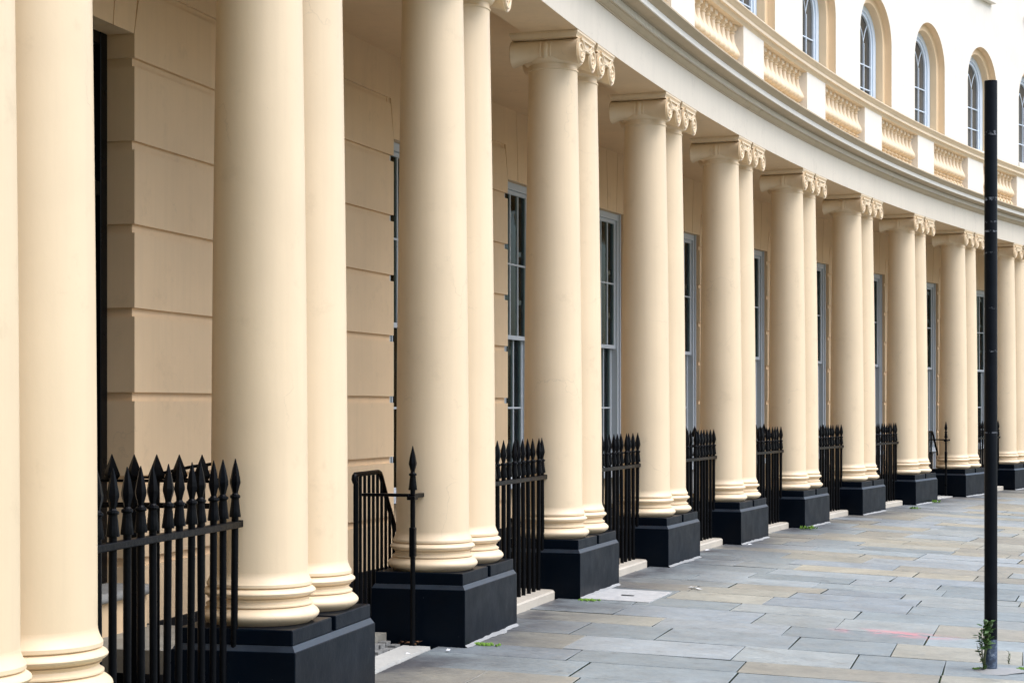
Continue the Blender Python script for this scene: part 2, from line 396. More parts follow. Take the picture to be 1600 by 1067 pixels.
for i in PAIRS:
    s = S(i)
    note = {-1: 'cut by the left edge of the picture', 0: 'beside the spiked railing in the left foreground', 1: 'behind the lone spear-topped post', 8: 'behind the far spear-topped post', 9: 'just left of or behind the tall black pole'}.get(i, '')
    pl = 'black painted stepped double plinth under the %s column pair from the left' % od(i)
    if first: plinth.location = W(s, 0, 0); plinth.rotation_euler = (0, 0, rot(s)); plinth['label'] = pl
    else: dup(plinth, W(s, 0, 0), rot(s), pl)
    for d, nm in ((-HC + {-1: .03, 0: .045}.get(i, 0), 'nearer'), (HC + {-1: .03, 0: .045}.get(i, 0), 'farther')):
        lab = '%s smooth cream Ionic column of the %s pair from the left' % (nm, od(i))
        x, y, z = W(s, 0, 0); a = rot(s)
        px, py = x + d * cos(a) - .332 * sin(a), y + d * sin(a) + .332 * cos(a)
        if first and nm == 'nearer': column.location = (px, py, 0); column.rotation_euler = (0, 0, a); column['label'] = lab
        else: dup(column, (px, py, 0), a, lab)
    first = False

# ------------------------------------------------------------------ entablature, terrace and balustrade
SA, SB = -24 * BAY, 16 * BAY
ent = thing('entablature', 'curved plain cream beam with dentil cornice carried on all the columns', 'entablature')
m = MB(); m.sweep([(.0305, 4.756), (.030, 4.762), (.030, 5.115), (.52, 5.115), (.52, 4.762)], SA, SB); obj('frieze', m, M['frieze'], ent, 30)
m = MB(); m.sweep([(.032, 4.7545), (.032, 4.7615), (.518, 4.7615), (.518, 4.7545)], SA, SB); obj('soffit', m, M['cream_wall'], ent, 30)  # beam underside in deeper cream than the frieze, shade partly put into the colour
cor = link('cornice', None, ent)
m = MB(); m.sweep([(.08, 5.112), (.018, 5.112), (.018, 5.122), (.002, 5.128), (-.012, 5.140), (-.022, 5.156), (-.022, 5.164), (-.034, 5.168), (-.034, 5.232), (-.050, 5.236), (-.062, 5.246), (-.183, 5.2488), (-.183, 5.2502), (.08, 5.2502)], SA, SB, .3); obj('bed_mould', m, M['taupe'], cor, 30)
m = MB(); m.sweep([(.08, 5.2512), (-.184, 5.2512), (-.186, 5.244), (-.202, 5.244), (-.202, 5.300), (.08, 5.300)], SA, SB, .3); obj('corona', m, M['corona'], cor, 30)
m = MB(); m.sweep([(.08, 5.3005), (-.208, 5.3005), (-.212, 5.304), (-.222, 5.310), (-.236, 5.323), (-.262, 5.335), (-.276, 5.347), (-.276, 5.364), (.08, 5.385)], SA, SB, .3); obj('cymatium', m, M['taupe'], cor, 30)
m = MB(); k = 0; s = -1.0
while s < 12.5 * BAY:
    m.box(s, s + .030, -.056, -.030, 5.174, 5.228, lambda x, y, z: W(x, y, z)); s += .052
dn = obj('dentil_band', m, M['corona'], cor, 30)
bal = thing('balustrade', 'curved cream balustrade with solid piers standing on the cornice above the columns', 'balustrade')
m = MB(); m.sweep([(.045, 5.378), (.015, 5.384), (.015, 5.445), (.03, 5.462), (.27, 5.462), (.27, 5.378)], SA, SB); obj('base_course', m, M['cream'], bal, 30)
m = MB(); m.sweep([(.035, 6.045), (.016, 6.050), (.010, 6.066), (.000, 6.076), (-.006, 6.092), (-.034, 6.098), (-.034, 6.136), (-.042, 6.142), (-.050, 6.158), (-.066, 6.176), (-.082, 6.190), (-.082, 6.204), (-.03, 6.232), (.10, 6.262), (.22, 6.235), (.28, 6.17), (.28, 6.10), (.24, 6.045)], SA, SB)
obj('coping', m, M['cream'], bal, 30)
def baluster_mesh():
    b = MB()
    b.cbox(-.062, .062, -.062, .062, 5.460, 5.535, .004)
    b.lathe([(.052, 5.535), (.060, 5.541), (.060, 5.553), (.048, 5.560), (.036, 5.575), (.036, 5.590), (.060, 5.598), (.062, 5.608), (.044, 5.616), (.038, 5.628), (.046, 5.640), (.078, 5.652), (.099, 5.672), (.105, 5.695),
             (.099, 5.725), (.080, 5.765), (.060, 5.805), (.046, 5.850), (.038, 5.900), (.036, 5.935), (.046, 5.942), (.048, 5.950), (.036, 5.958), (.038, 5.970), (.052, 5.982), (.056, 5.990)], 20)
    b.cbox(-.060, .060, -.060, .060, 5.990, 6.047, .004)
    return b.mesh('baluster', M['cream'], 35)
bme = baluster_mesh()
first = True
for i in range(-4, 14):
    p0, p1 = i * BAY + SHIFT.get(i, 0) - .49, i * BAY + SHIFT.get(i, 0) + .49
    m = MB(); m.sweep([(.018, 5.455), (.018, 6.05), (.27, 6.05), (.27, 5.455)], p0, p1); obj('pier', m, M['cream_up'], bal, 30)
    nx = (i + 1) * BAY + SHIFT.get(i + 1, 0) - .49
    if 2 <= i <= 11:
        n = 10; d = (nx - p1) / n
        for k in range(n):
            s = p1 + d * (k + .5); b = link('baluster', bme, bal, W(s, .14, 0), rot(s))
terr = MB(); terr.sweep([(.26, 5.42), (.26, 5.46), (WO + .02, 5.50), (WO + .02, 5.42)], SA, SB); 

# ------------------------------------------------------------------ the house behind
house = thing('crescent_house', 'curved cream stucco terrace house with arched upper windows behind the colonnade', 'building')
obj('terrace_roof', terr, M['lead'], house)
m = MB(); m.sweep([(.515, 4.98), (.515, 5.08), (WO + .05, 5.08), (WO + .05, 4.98)], SA, SB); obj('ceiling', m, M['cream_wall'], house)
JO = [.52, 1.09, 1.67, 2.255, 2.835, 3.41, 3.985, 4.535]; GW = .031; HEAD = 4.18
def cs(b): return CEN[b] * BAY
def half(b): return .775 if b == 0 else .49                    # the two entrance doors are wider
wall = MB(); grv = MB()
bays = sorted(CEN)
for b0, b1 in zip(bays[:-1], bays[1:]):
    a0, a1 = cs(b0) + half(b0), cs(b1) - half(b1)
    n = max(1, int((a1 - a0) / .8 + .99))
    def strip(z0, z1, ins, sk0=0, sk1=0, o0=WO, kink=None):
        # a block over the pier, with its ends leaning back over the openings as skewbacks
        pts = [(a0 + ins, z0)]
        for k in range(1, n): pts.append((a0 + (a1 - a0) * k / n, z0))
        pts.append((a1 - ins, z0))
        if kink: pts.append((a1 - ins, kink))
        pts.append((a1 - ins + sk1, z1))
        for k in range(n - 1, 0, -1): pts.append((a0 + (a1 - a0) * k / n, z1))
        pts.append((a0 + ins + sk0, z1))
        if kink: pts.append((a0 + ins, kink))
        wall.poly(pts, o0, WO + .32)
    zs = [-.0] + JO
    for k in range(len(zs) - 1):
        lo, hi = zs[k] + (GW if k else 0), zs[k + 1] - GW
        if hi > HEAD: strip(lo, hi, 0, .085, -.085, kink=HEAD)
        else: strip(lo, hi, 0)
        if k: strip(zs[k] - GW - .002, zs[k] + GW + .002, .026, o0=WO + .032)
    strip(4.509, 4.561, .022, .085, -.085, o0=WO + .024)
    strip(4.559, 5.05, 0, .09, -.09, o0=WO + .002)
    # leaning ends of the plain band
for b in bays:                                                      # voussoirs over every opening
    c0, h = cs(b), half(b); nv = 3 if b != 0 else 5
    t0, t1 = h + .02, h + .185
    grv.poly([(c0 - h - .02, HEAD + .005), (c0 + h + .02, HEAD + .005), (c0 + t1 + .1, 5.05), (c0 - t1 - .1, 5.05)], WO + .018, WO + .32)
    for k in range(nv):
        u0, u1 = -1 + 2 * k / nv, -1 + 2 * (k + 1) / nv
        g = .006
        wall.poly([(c0 + u0 * h + g, HEAD), (c0 + u1 * h - g, HEAD), (c0 + u1 * (h + .17) - g, 5.05), (c0 + u0 * (h + .17) + g, 5.05)], WO + .001, WO + .30)
obj('rusticated_wall', wall, M['cream_wall'], house, 20)
obj('arch_joint_bed', grv, M['cream_wall'], house, 20)
m = MB()
for e0, e1, zt in ((SA, S(0) + .25, .24), (S(0) + .25, 2.34 * BAY, .08), (2.34 * BAY, SB, .24)): m.sweep([(WO - .03, -2.4), (WO - .03, zt), (WO + .3, zt), (WO + .3, -2.4)], e0, e1)
obj('area_wall', m, M['area'], house)
# sash windows under the colonnade
def sash_window(b):
    s0 = cs(b); h = .49; a = rot(s0); x, y, z = W(s0, WO, 0)
    f = MB(); d0, d1 = .075, .22
    f.cbox(-h, -h + .065, d0, d1, .30, HEAD, .004); f.cbox(h - .065, h, d0, d1, .30, HEAD, .004)
    f.cbox(-h + .065, h - .065, d0 + .002, d1, HEAD - .085, HEAD, .004)
    f.box(-h, -h + .03, d0 - .025, d0, .3, HEAD); f.box(h - .03, h, d0 - .025, d0, .3, HEAD)
    w = link('window', f.mesh('window', M['sash_low'], 30), house, (x, y, 0), a)
    up = MB(); hi = h - .065
    def sash(mb, z0, z1, d, bars, nz):
        mb.cbox(-hi, -hi + .045, d, d + .045, z0, z1, .003); mb.cbox(hi - .045, hi, d, d + .045, z0, z1, .003)
        mb.cbox(-hi + .045, hi - .045, d + .001, d + .044, z0, z0 + .05, .003); mb.cbox(-hi + .045, hi - .045, d + .001, d + .044, z1 - .045, z1, .003)
        wd = 2 * hi - .09
        for k in range(1, bars): xx = -hi + .045 + wd * k / bars; mb.cbox(xx - .011, xx + .011, d + .004, d + .04, z0 + .05, z1 - .045, .003)
        for k in nz: mb.cbox(-hi + .045, hi - .045, d + .006, d + .038, k - .011, k + .011, .003)
    sash(up, 2.375, HEAD - .085, d0 + .03, 3, (3.245,)); link('upper_sash', up.mesh('upper_sash', M['sash_low'], 30), w)
    lo = MB(); sash(lo, .75, 2.425, d0 + .085, 3, (1.587,)); lo.cbox(-h, h, d0 - .05, d1, .66, .75, .004); link('lower_sash', lo.mesh('lower_sash', M['sash_low'], 30), w)
    g = MB(); g.box(-hi + .02, hi - .02, d0 + .048, d0 + .054, 2.40, HEAD - .1); g.box(-hi + .02, hi - .02, d0 + .105, d0 + .111, .78, 2.40); link('pane', g.mesh('pane', M['glass']), w)
    cu = MB()
    for sx in (-1, 1):
        wdt = random.uniform(.20, .34); K = 24
        for k in range(K):
            for q in (0, 1):
                pass
        n_ = len(cu.v)
        for k in range(K + 1):
            xx = sx * (hi - wdt * k / K); yy = d1 + .06 + .022 * sin(k * 1.55) + .01 * sin(k * .6 + b)
            cu.v += [(xx, yy, .75), (xx, yy, HEAD - .02), (xx, yy + .006, .75), (xx, yy + .006, HEAD - .02)]
        for k in range(K):
            a_ = n_ + 4 * k; cu.f += [(a_, a_ + 4, a_ + 5, a_ + 1), (a_ + 2, a_ + 3, a_ + 7, a_ + 6)]
    link('curtain', cu.mesh('curtain', M['curtain'], 60), w)
    if b in (3, 5, 8):
        bl = MB(); bl.cbox(-hi + .02, hi - .02, d1 + .01, d1 + .016, HEAD - random.uniform(.5, 1.3), HEAD - .02, .002); link('blind', bl.mesh('blind', M['curtain'], 30), w)
    bk = MB(); bk.box(-h, h, d0 + .12, d1, .30, .80); link('apron', bk.mesh('apron', M['cream_wall']), w)
for b in bays:
    if b == 0:
        s0 = cs(b); x, y, z = W(s0, WO, 0); h = half(b)
        d = MB(); d.box(-h + .09, h - .09, .25, .30, .40, 3.05)
        for sx in (-1, 1):
            for z0, z1 in ((.55, 1.15), (1.3, 2.2), (2.35, 2.9)): d.cbox(sx * .37 - .24, sx * .37 + .24,   .238, .25, z0, z1, .008)
        dr = link('door', d.mesh('door', M['darkdoor'], 30), house, (x, y, 0), rot(s0))
        fr = MB(); fr.cbox(-h, -h + .1, .19, .32, .38, HEAD, .006); fr.cbox(h - .1, h, .19, .32, .38, HEAD, .006)
        fr.cbox(-h + .1, h - .1, .195, .32, 3.05, 3.15, .006); fr.cbox(-h + .1, h - .1, .195, .32, HEAD - .09, HEAD, .006)
        for k in (-.35, 0, .35): fr.cbox(k - .012, k + .012, .21, .26, 3.15, HEAD - .09, .003)
        link('door_frame', fr.mesh('door_frame', M['darkdoor'], 30), dr)
        g = MB(); g.box(-h + .09, h - .09, .262, .27, 3.14, HEAD - .08); link('fanlight', g.mesh('fanlight', M['glass']), dr)
        k = MB(); k.lathe([(.012, 0), (.012, -.03), (.03, -.04), (.034, -.055), (.02, -.07), (.002, -.072)], 14, 'y', (.08, .245, 1.35)); link('door_knob', k.mesh('door_knob', M['iron']), dr)
    elif b >= 1: sash_window(b)
    else:
        m = MB(); x, y, z = W(cs(b), WO, 0); m.box(-.5, .5, .1, .2, .3, HEAD); link('blind_panel', m.mesh('blind_panel', M['glass']), house, (x, y, 0), rot(cs(b)))
m = MB(); m.sweep([(WO + .30, .2), (WO + .9, .2), (WO + .9, 5.2), (WO + .30, 5.2), (WO + .30, 5.15), (WO + .85, 5.15), (WO + .85, .25), (WO + .30, .25)], SA, SB); obj('black_backing', m, M['area'], house)  # black shell added behind the windows to keep sky light from leaking in
# upper storey with deep arched openings
SPR, RO, RI, ZT, ZB = 8.70, .855, .70, 13.2, 5.40
up = MB(); ring = MB(); NA = 28
def arc(r, c0): return [(c0 + r * cos(pi - pi * k / NA), SPR + r * sin(pi * k / NA)) for k in range(NA + 1)]
ub = [b for b in bays if b >= 2]
for b in ub:
    c0 = cs(b); l = (cs(b - 1) + c0) / 2 if b > 2 else c0 - BAY * 5; r = (c0 + cs(b + 1)) / 2 if b + 1 in CEN else c0 + BAY / 2
    A = arc(RO, c0); n0 = len(up.v)
    out = [(l, ZB), (c0 - RO, ZB)]
    fv = lambda p: W(p[0], WO, p[1])
    def quad(p, q, u, w): up.add([fv(p), fv(q), fv(u), fv(w)], [(0, 1, 2, 3)])
    ls = max(1, int((c0 - RO - l) / .9))
    for k in range(ls):
        x0, x1 = l + (c0 - RO - l) * k / ls, l + (c0 - RO - l) * (k + 1) / ls
        quad((x0, ZB), (x1, ZB), (x1, SPR), (x0, SPR)); quad((x0, SPR), (x1, SPR), (x1, 10.0), (x0, 10.0)); quad((x0, 10.0), (x1, 10.0), (x1, 10.6), (x0, 10.6)); quad((x0, 10.6), (x1, 10.6), (x1, ZT), (x0, ZT))
    rs = max(1, int((r - c0 - RO) / .9))
    for k in range(rs):
        x0, x1 = c0 + RO + (r - c0 - RO) * k / rs, c0 + RO + (r - c0 - RO) * (k + 1) / rs
        quad((x0, ZB), (x1, ZB), (x1, SPR), (x0, SPR)); quad((x0, SPR), (x1, SPR), (x1, 10.0), (x0, 10.0)); quad((x0, 10.0), (x1, 10.0), (x1, 10.6), (x0, 10.6)); quad((x0, 10.6), (x1, 10.6), (x1, ZT), (x0, ZT))
    for k in range(NA): quad(A[k], A[k + 1], (A[k + 1][0], 10.0), (A[k][0], 10.0)); quad((A[k][0], 10.0), (A[k + 1][0], 10.0), (A[k + 1][0], 10.6), (A[k][0], 10.6)); 
    hw = .5                                                         # rectangular opening of the next storey
    quad((c0 - RO, 10.6), (c0 - hw, 10.6), (c0 - hw, ZT), (c0 - RO, ZT)); quad((c0 + hw, 10.6), (c0 + RO, 10.6), (c0 + RO, ZT), (c0 + hw, ZT))
    quad((c0 - hw, 12.6), (c0 + hw, 12.6), (c0 + hw, ZT), (c0 - hw, ZT))
    # stepped and hollowed surround
    prof = [(RO, 0), (RO, .115), (RO - .006, .128), (RO - .02, .132), (RI + .028, .132), (RI + .016, .122), (RI + .006, .126), (RI, .138), (RI, .27)]
    ring = MB(); rows = []
    for rr, dd in prof:
        pts = [(c0 - rr, 7.25), (c0 - rr, 7.9)] + arc(rr, c0) + [(c0 + rr, 7.9), (c0 + rr, 7.25)]
        rows.append([W(p[0], WO + dd, p[1]) for p in pts])
    nn = len(rows[0]); ring.add([p for q in rows for p in q], [(j * nn + k, j * nn + k + 1, (j + 1) * nn + k + 1, (j + 1) * nn + k) for j in range(len(rows) - 1) for k in range(nn - 1)])
    obj('arched_surround', ring, M['surround'], house, 40)
obj('upper_wall', up, M['cream_up'], house, 25)
m = MB()
for b in ub:
    c0 = cs(b); m.poly([(c0 - RO, 7.12), (c0 + RO, 7.12), (c0 + RO, 7.26), (c0 - RO, 7.26)], WO - .02, WO + .4); m.poly([(c0 - RO, ZB), (c0 + RO, ZB), (c0 + RO, 7.13), (c0 - RO, 7.13)], WO, WO + .3)
obj('sill_panel', m, M['cream_up'], house, 25)
def arch_window(b):
    s0 = cs(b); x, y, z = W(s0, WO, 0); d = .265
    f = MB()
    def band(r0, r1, d0, d1, zb):
        P = [(-1, zb)] + [(None, k) for k in range(NA + 1)] + [(1, zb)]
        def pt(r, q): return (q[0] * r, q[1]) if q[0] is not None else (r * cos(pi - pi * q[1] / NA), SPR + r * sin(pi * q[1] / NA))
        vs = []; n = len(P)
        for r, dd in ((r0, d0), (r1, d0), (r1, d1), (r0, d1)):
            for q in P: p = pt(r, q); vs.append((p[0], dd, p[1]))
        f.add(vs, [(j * n + k, j * n + k + 1, ((j + 1) % 4) * n + k + 1, ((j + 1) % 4) * n + k) for j in range(4) for k in range(n - 1)])
    band(RI, RI - .115, d, d + .12, 7.26); band(RI - .115, RI - .175, d + .03, d + .10, 7.34)
    f.box(-RI + .1, RI - .1, d, d + .12, 7.26, 7.36)
    b_ = .0095; hi = RI - .175
    for xx in (-.17, .17):
        f.box(xx - b_, xx + b_, d + .035, d + .085, 7.36, SPR - .02)
        f.tube([(xx, d + .06, SPR - .03), (xx * 1.02, d + .06, SPR + .02), (0 if False else xx * .55, d + .06, SPR + .19), (0, d + .06, SPR + .30)], b_ * 1.15, 4)
        f.tube([(xx * 1.02, d + .06, SPR + .02), (xx * 1.6, d + .06, SPR + .22), (xx * 2.25, d + .06, SPR + .36)], b_ * 1.1, 4)
    for zz in (7.80, 8.26): f.box(-hi, hi, d + .04, d + .08, zz - b_, zz + b_)
    w = link('arched_window', f.mesh('arched_window', M['sash'], 30), house, (x, y, 0), rot(s0))
    g = MB(); pts = [(-hi - .01, 7.33)] + [((hi + .01) * cos(pi - pi * k / NA), SPR + (hi + .01) * sin(pi * k / NA)) for k in range(NA + 1)] + [(hi + .01, 7.33)]
    n = len(pts); g.add([(p[0], d + .066, p[1]) for p in pts] + [(p[0], d + .072, p[1]) for p in pts], [tuple(range(n)), tuple(range(n, 2 * n))])
    link('pane', g.mesh('pane', M['glass_up']), w)
for b in ub:
    if b >= 4: arch_window(b)
for b in ub:
    if b >= 8:
        s0 = cs(b); x, y, z = W(s0, WO, 0)
        q = MB(); q.cbox(-.56, .56, -.12, .2, 10.60, 10.70, .01); q.box(-.5, .5, .16, .2, 10.6, 12.6)
        w = link('window_ledge', q.mesh('window_ledge', M['cream_up'], 30), house, (x, y, 0), rot(s0))

# ------------------------------------------------------------------ railings
def spear(z, k=1.0):                       # cast finial standing on the rail at height z
    f = MB()
    f.lathe([(.0265 * k, z + .022), (.0275 * k, z + .028), (.0235 * k, z + .06), (.0185 * k, z + .108), (.0185 * k, z + .115), (.0235 * k, z + .118), (.0250 * k, z + .124), (.0235 * k, z + .131), (.0175 * k, z + .134),
             (.0130 * k, z + .142)], 12)
    f.lathe([(.0125 * k, z + .140), (.0155 * k, z + .155), (.0250 * k, z + .192), (.0248 * k, z + .204), (.0160 * k, z + .256), (.0020, z + .315)], 6)
    return f.mesh('finial', M['iron'], 25)
def bar(r, z0, z1):
    b = MB(); b.lathe([(r, z0), (r, z1)], 10); return b.mesh('picket', M['iron'], 40)
RAILZ = 1.025
fin_me = spear(RAILZ, 1.08); bar_me = bar(.0178, .02, RAILZ + .03)
KN = {}
for i in [-1, 1, 2, 3, 4, 5, 6, 8]:
    s0, s1 = S(i) + HC, S(i + 1) - HC
    mid = (s0 + s1) / 2
    rl = thing('iron_railing', 'black spiked iron railing between the %s and %s column pairs from the left' % (od(i), od(i + 1)), 'railing', 'spiked railings between the column pairs', W(mid, .332, 0), rot(mid))
    a0, a1 = s0 + .235 - mid, s1 - .235 - mid
    t = MB(); t.cbox(a0, a1, -.026, .026, RAILZ - .033, RAILZ, .004); t.cbox(a0 - .005, a0 + .012, -.03, .03, RAILZ - .034, RAILZ + .006, .003); t.cbox(a1 - .03, a1 + .004, -.026, .026, RAILZ - .032, RAILZ + .004, .003)
    obj('top_rail', t, M['iron'], rl, 30)
    n = 14; step = .1445
    for k in range(n):
        x = a1 - .062 - step * k
        if x < a0 + .02: break
        p = link('picket', bar_me, rl, (x + random.uniform(-.004, .004), random.uniform(-.003, .003), 0)); p.rotation_euler = (random.uniform(-.008, .008), random.uniform(-.006, .006), random.uniform(0, 1))
        q = link('finial', fin_me, p)
    kb = MB(); e0, e1 = S(i) + .664, S(i + 1) - .664
    pts = [(e0 + .004, .195), (e1 - .12, .195), (e1 - .07, .205), (e1 - .03, .228), (e1 - .010, .262), (e1 - .004, .31), (e1 - .004, .56), (e0 + .004, .56)]
    n_ = len(pts); zz = (-.12, .062, .074); ins = (0, 0, .012)
    vs = [W(a, o + (d if o < .3 else 0), z) for z, d in zip(zz, ins) for a, o in pts]
    kb.add(vs, [tuple(range(2 * n_, 3 * n_)), tuple(range(n_))] + [(j * n_ + k, j * n_ + (k + 1) % n_, (j + 1) * n_ + (k + 1) % n_, (j + 1) * n_ + k) for j in range(2) for k in range(n_)])
    tag(obj('kerb_stone', kb, M['kerb'], None, 30), 'pale painted kerb stone under the railing between the %s and %s column pairs' % (od(i), od(i + 1)), 'kerb stone', 'kerb stones under the railings')
# dividing railings with arrowheads, running back to the wall beside the entrances
def arrow_mesh():
    f = MB(); f.lathe([(.012, 1.185), (.038, 1.196), (.049, 1.214), (.049, 1.222), (.002, 1.335)], 4); return f.mesh('arrowhead', M['iron'], 20)
am = arrow_mesh(); ab = bar(.0175, .05, 1.19)
def divider(i, x, label, group):
    s = S(i); px, py, pz = W(s, 0, 0); a = rot(s)
    t = thing('area_railing', label, 'railing', group, (px + x * cos(a), py + x * sin(a), 0), a)
    r = MB(); r.cbox(-.010, .010, .70, 2.33, 1.178, 1.194, .003); r.cbox(-.012, .012, .70, 2.33, 1.035, 1.065, .003); obj('top_rail', r, M['iron'], t, 30)
    for k in range(12):
        p = link('picket', ab, t, (0, .74 + .1355 * k, 0)); q = link('arrowhead', am, p)
divider(0, .25, 'arrowhead-topped dividing railing running back to the wall behind the second column pair', 'dividing railings')
divider(5, .25, 'arrowhead-topped dividing railing behind the spiked railing left of the eighth column pair', 'dividing railings')
divider(6, .25, 'arrowhead-topped dividing railing behind the spiked railing right of the eighth column pair', 'dividing railings')
# entrance bays: spear post, short rail and basement stair handrail
def entrance(i, where):
    s = S(i); px, py, pz = W(s, 0, 0); a = rot(s)
    t = thing('spear_post', 'lone black spear-topped gate post fixed by a bracket to the %s column pair' % where, 'post', 'spear posts at the entrances', (px, py, 0), a)
    x0, y0 = -.765, .332
    b = MB(); b.lathe([(.017, .0), (.017, 1.06)], 10, 'z', (x0, y0, 0)); b.lathe([(.026, -.02), (.026, .02), (.018, .05)], 10, 'z', (x0, y0, 0)); obj('post', b, M['iron'], t)
    sp = link('finial', fin_me, t, (x0, y0, 0))
    h = MB(); h.cbox(x0 - .02, x0 + .20, y0 - .02, y0 + .02, .992, 1.020, .003); h.cbox(x0 - .045, x0 + .03, y0 - .028, y0 + .028, .982, 1.006, .003); obj('bracket', h, M['iron'], t, 30)
    l = MB(); l.cbox(x0 - .024, x0 + .024, y0 - .02, y0 + .02, .60, .80, .006); obj('lock_case', l, M['iron'], t, 30)
    c = MB(); c.cbox(x0 - .058, x0 - .014, y0 + .012, y0 + .34, 1.004, 1.024, .003); obj('cross_bar', c, M['iron'], t, 30)
    st = thing('stair_railing', 'black basement stair railing with curled handrail beside the %s column pair' % where, 'railing', 'basement stair railings', (px, py, 0), a)
    xn, yn = -.86, .70
    pts = [(xn + .01, yn, 1.105), (xn - .018, yn, 1.10), (xn - .034, yn, 1.118), (xn - .03, yn, 1.14), (xn - .008, yn, 1.150), (xn + .1, yn, 1.150), (xn + .44, yn, 1.152), (xn + .48, yn, 1.145), (xn + .51, yn, 1.118), (xn + .64, yn, .94), (xn + .78, yn, .77), (xn + .80, yn, .72)]
    hr = MB(); hr.tube(pts, .017, 8); obj('handrail', hr, M['iron'], st, 40)
    for k in range(10 if i == 1 else 6):
        x = xn + .004 + .086 * k; zt = 1.145 if x < xn + .49 else 1.145 - (x - xn - .49) * 1.25
        bb = MB(); r = .019 if k == 0 else .0115; bb.lathe([(r, zt - 1.15), (r, zt)], 8, 'z', (x, yn, 0)); obj('newel' if k == 0 else 'picket', bb, M['iron'], st)
    # the way in: worn threshold, cobbled channel, flagstones, steps
    e0, e1 = S(i - 1) + .664, S(i) - .664
    q = MB(); q.sweep([(.20, -.08), (.215, .012), (.40, .016), (.40, -.08)], e0 + .002, e1 - .10); tag(obj('threshold_stone', q, M['strip'], None, 30), 'worn pale threshold strip across the entrance left of the %s column pair' % where, 'threshold', 'entrance thresholds')
    cb = MB(); n = int((e1 - e0 - .1) / .125)
    for k in range(n):
        u0 = e0 + .02 + k * .125
        for j, o in enumerate((.405, .475)):
            cb.box(u0 + .004 + random.uniform(0, .01), u0 + .115 - random.uniform(0, .012), o + random.uniform(0, .008), o + .062, -.06, .02 + .03 * j + random.uniform(-.008, .012), lambda x, y, z: W(x, y, z))
    tag(obj('cobble_channel', cb, M['cobble'], None, 30), 'short row of dark cobbles behind the threshold left of the %s column pair' % where, 'cobbles', 'entrance cobbles')
    fl = MB(); ss = S(i - 1) + 1.3
    while ss < e1 - .05:
        ee = min(ss + random.uniform(.4, .7), e1 - .004); fl.box(ss, ee - .008, (.55 if ss > e0 else .70), (WO - .04 if i == 1 else 1.42), -.06, .085 + random.uniform(-.004, .004), lambda x, y, z: W(x, y, z)); ss = ee
    tag(obj('entrance_path', fl, M['flag'], None, 30), 'short flagstone path behind the threshold left of the %s column pair' % where, 'path', 'entrance paths')
    if i == 1:
        sp = thing('door_steps', 'grey stone step with rounded nosing at the black door left of the %s column pair' % where, 'steps', 'door steps')
        c0 = CEN[i - 1] * BAY
        d = MB(); d.cbox(-.79, .79, -.10, .12, .08, .315, .006); link('riser', d.mesh('riser', M['cream_wall'], 30), sp)
        d = MB(); d.lathe([(.03, -.80), (.034, -.79), (.034, .79), (.03, .80)], 12); vs_ = [(z, x - .125, y + .345) for x, y, z in d.v]; d.v = vs_; d.cbox(-.80, .80, -.125, .2, .311, .379, .004); link('nosing', d.mesh('nosing', M['step'], 30), sp)
        sp.location = W(c0, WO, 0); sp.rotation_euler = (0, 0, rot(c0))
    return t
entrance(1, 'third'); entrance(8, 'tenth')
# small bent handrail at the steps behind the left railing
s = S(0); px, py, pz = W(s, 0, 0); a = rot(s)
def L0(x, y, z): return (px + x * cos(a) - y * sin(a), py + x * sin(a) + y * cos(a), z)
g = MB()
g.tube([L0(.42, 1.27, 1.205), L0(.40, 1.15, 1.23), L0(.40, 1.0, 1.262), L0(.40, .86, 1.28), L0(.40, .74, 1.28)], .009, 6)
g.tube([L0(.40, .91, 1.275), L0(.40, .91, 1.20), L0(.40, .96, 1.188), L0(.40, 1.30, 1.20)], .008, 6)
g.tube([L0(.40, 1.30, 1.20), L0(.40, 1.30, .1)], .011, 8); g.tube([L0(.40, .74, 1.28), L0(.40, .74, .1)], .011, 8)
tag(obj('step_handrail', g, M['iron'], None), 'thin bent iron handrail showing above the arrowheads behind the left railing', 'handrail')

# ------------------------------------------------------------------ ground
def gz(o): return GR * min(o, 0)
g = MB(); g.sweep([(.75, -.020), (.0, -.022), (-6.0, -.21 - .022)], SA, SB, .5, False); structure(obj('ground', g, M['joint']))
vs = []; fs = []; cols = []
pal = [(.265, .295, .30), (.245, .275, .28), (.285, .31, .315), (.31, .33, .335), (.225, .25, .255), (.29, .305, .295), (.33, .31, .255), (.35, .315, .245), (.30, .275, .225), (.26, .285, .30)]
ss = -2.2
def slab(s0, s1, o0, o1, col, j=.004, h=.0):
    cs_ = [(s0, o0), (s1, o0), (s1, o1), (s0, o1)]
    cs_ = [(x + random.uniform(-j, j), y + random.uniform(-j, j)) for x, y in cs_]
    t = [random.uniform(-.0025, .0025) + h for _ in range(4)]
    n = len(vs); bev = .003
    cxm = (s0 + s1) / 2; cym = (o0 + o1) / 2
    for (x, y) in cs_: vs.append(W(x, y, gz(y) - .03))
    for (x, y), d in zip(cs_, t): vs.append(W(x, y, gz(y) - .003 + d))
    for (x, y), d in zip(cs_, t): vs.append(W(x + (bev if x < cxm else -bev), y + (bev if y < cym else -bev), gz(y) + d))
    F_ = [(8, 9, 10, 11)] + [(k, (k + 1) % 4, 4 + (k + 1) % 4, 4 + k) for k in range(4)] + [(4 + k, 4 + (k + 1) % 4, 8 + (k + 1) % 4, 8 + k) for k in range(4)]
    for q_, f in enumerate(F_): fs.append(tuple(n + q for q in f)); cols.append((.024, .034, .014) if 1 <= q_ <= 4 else col)
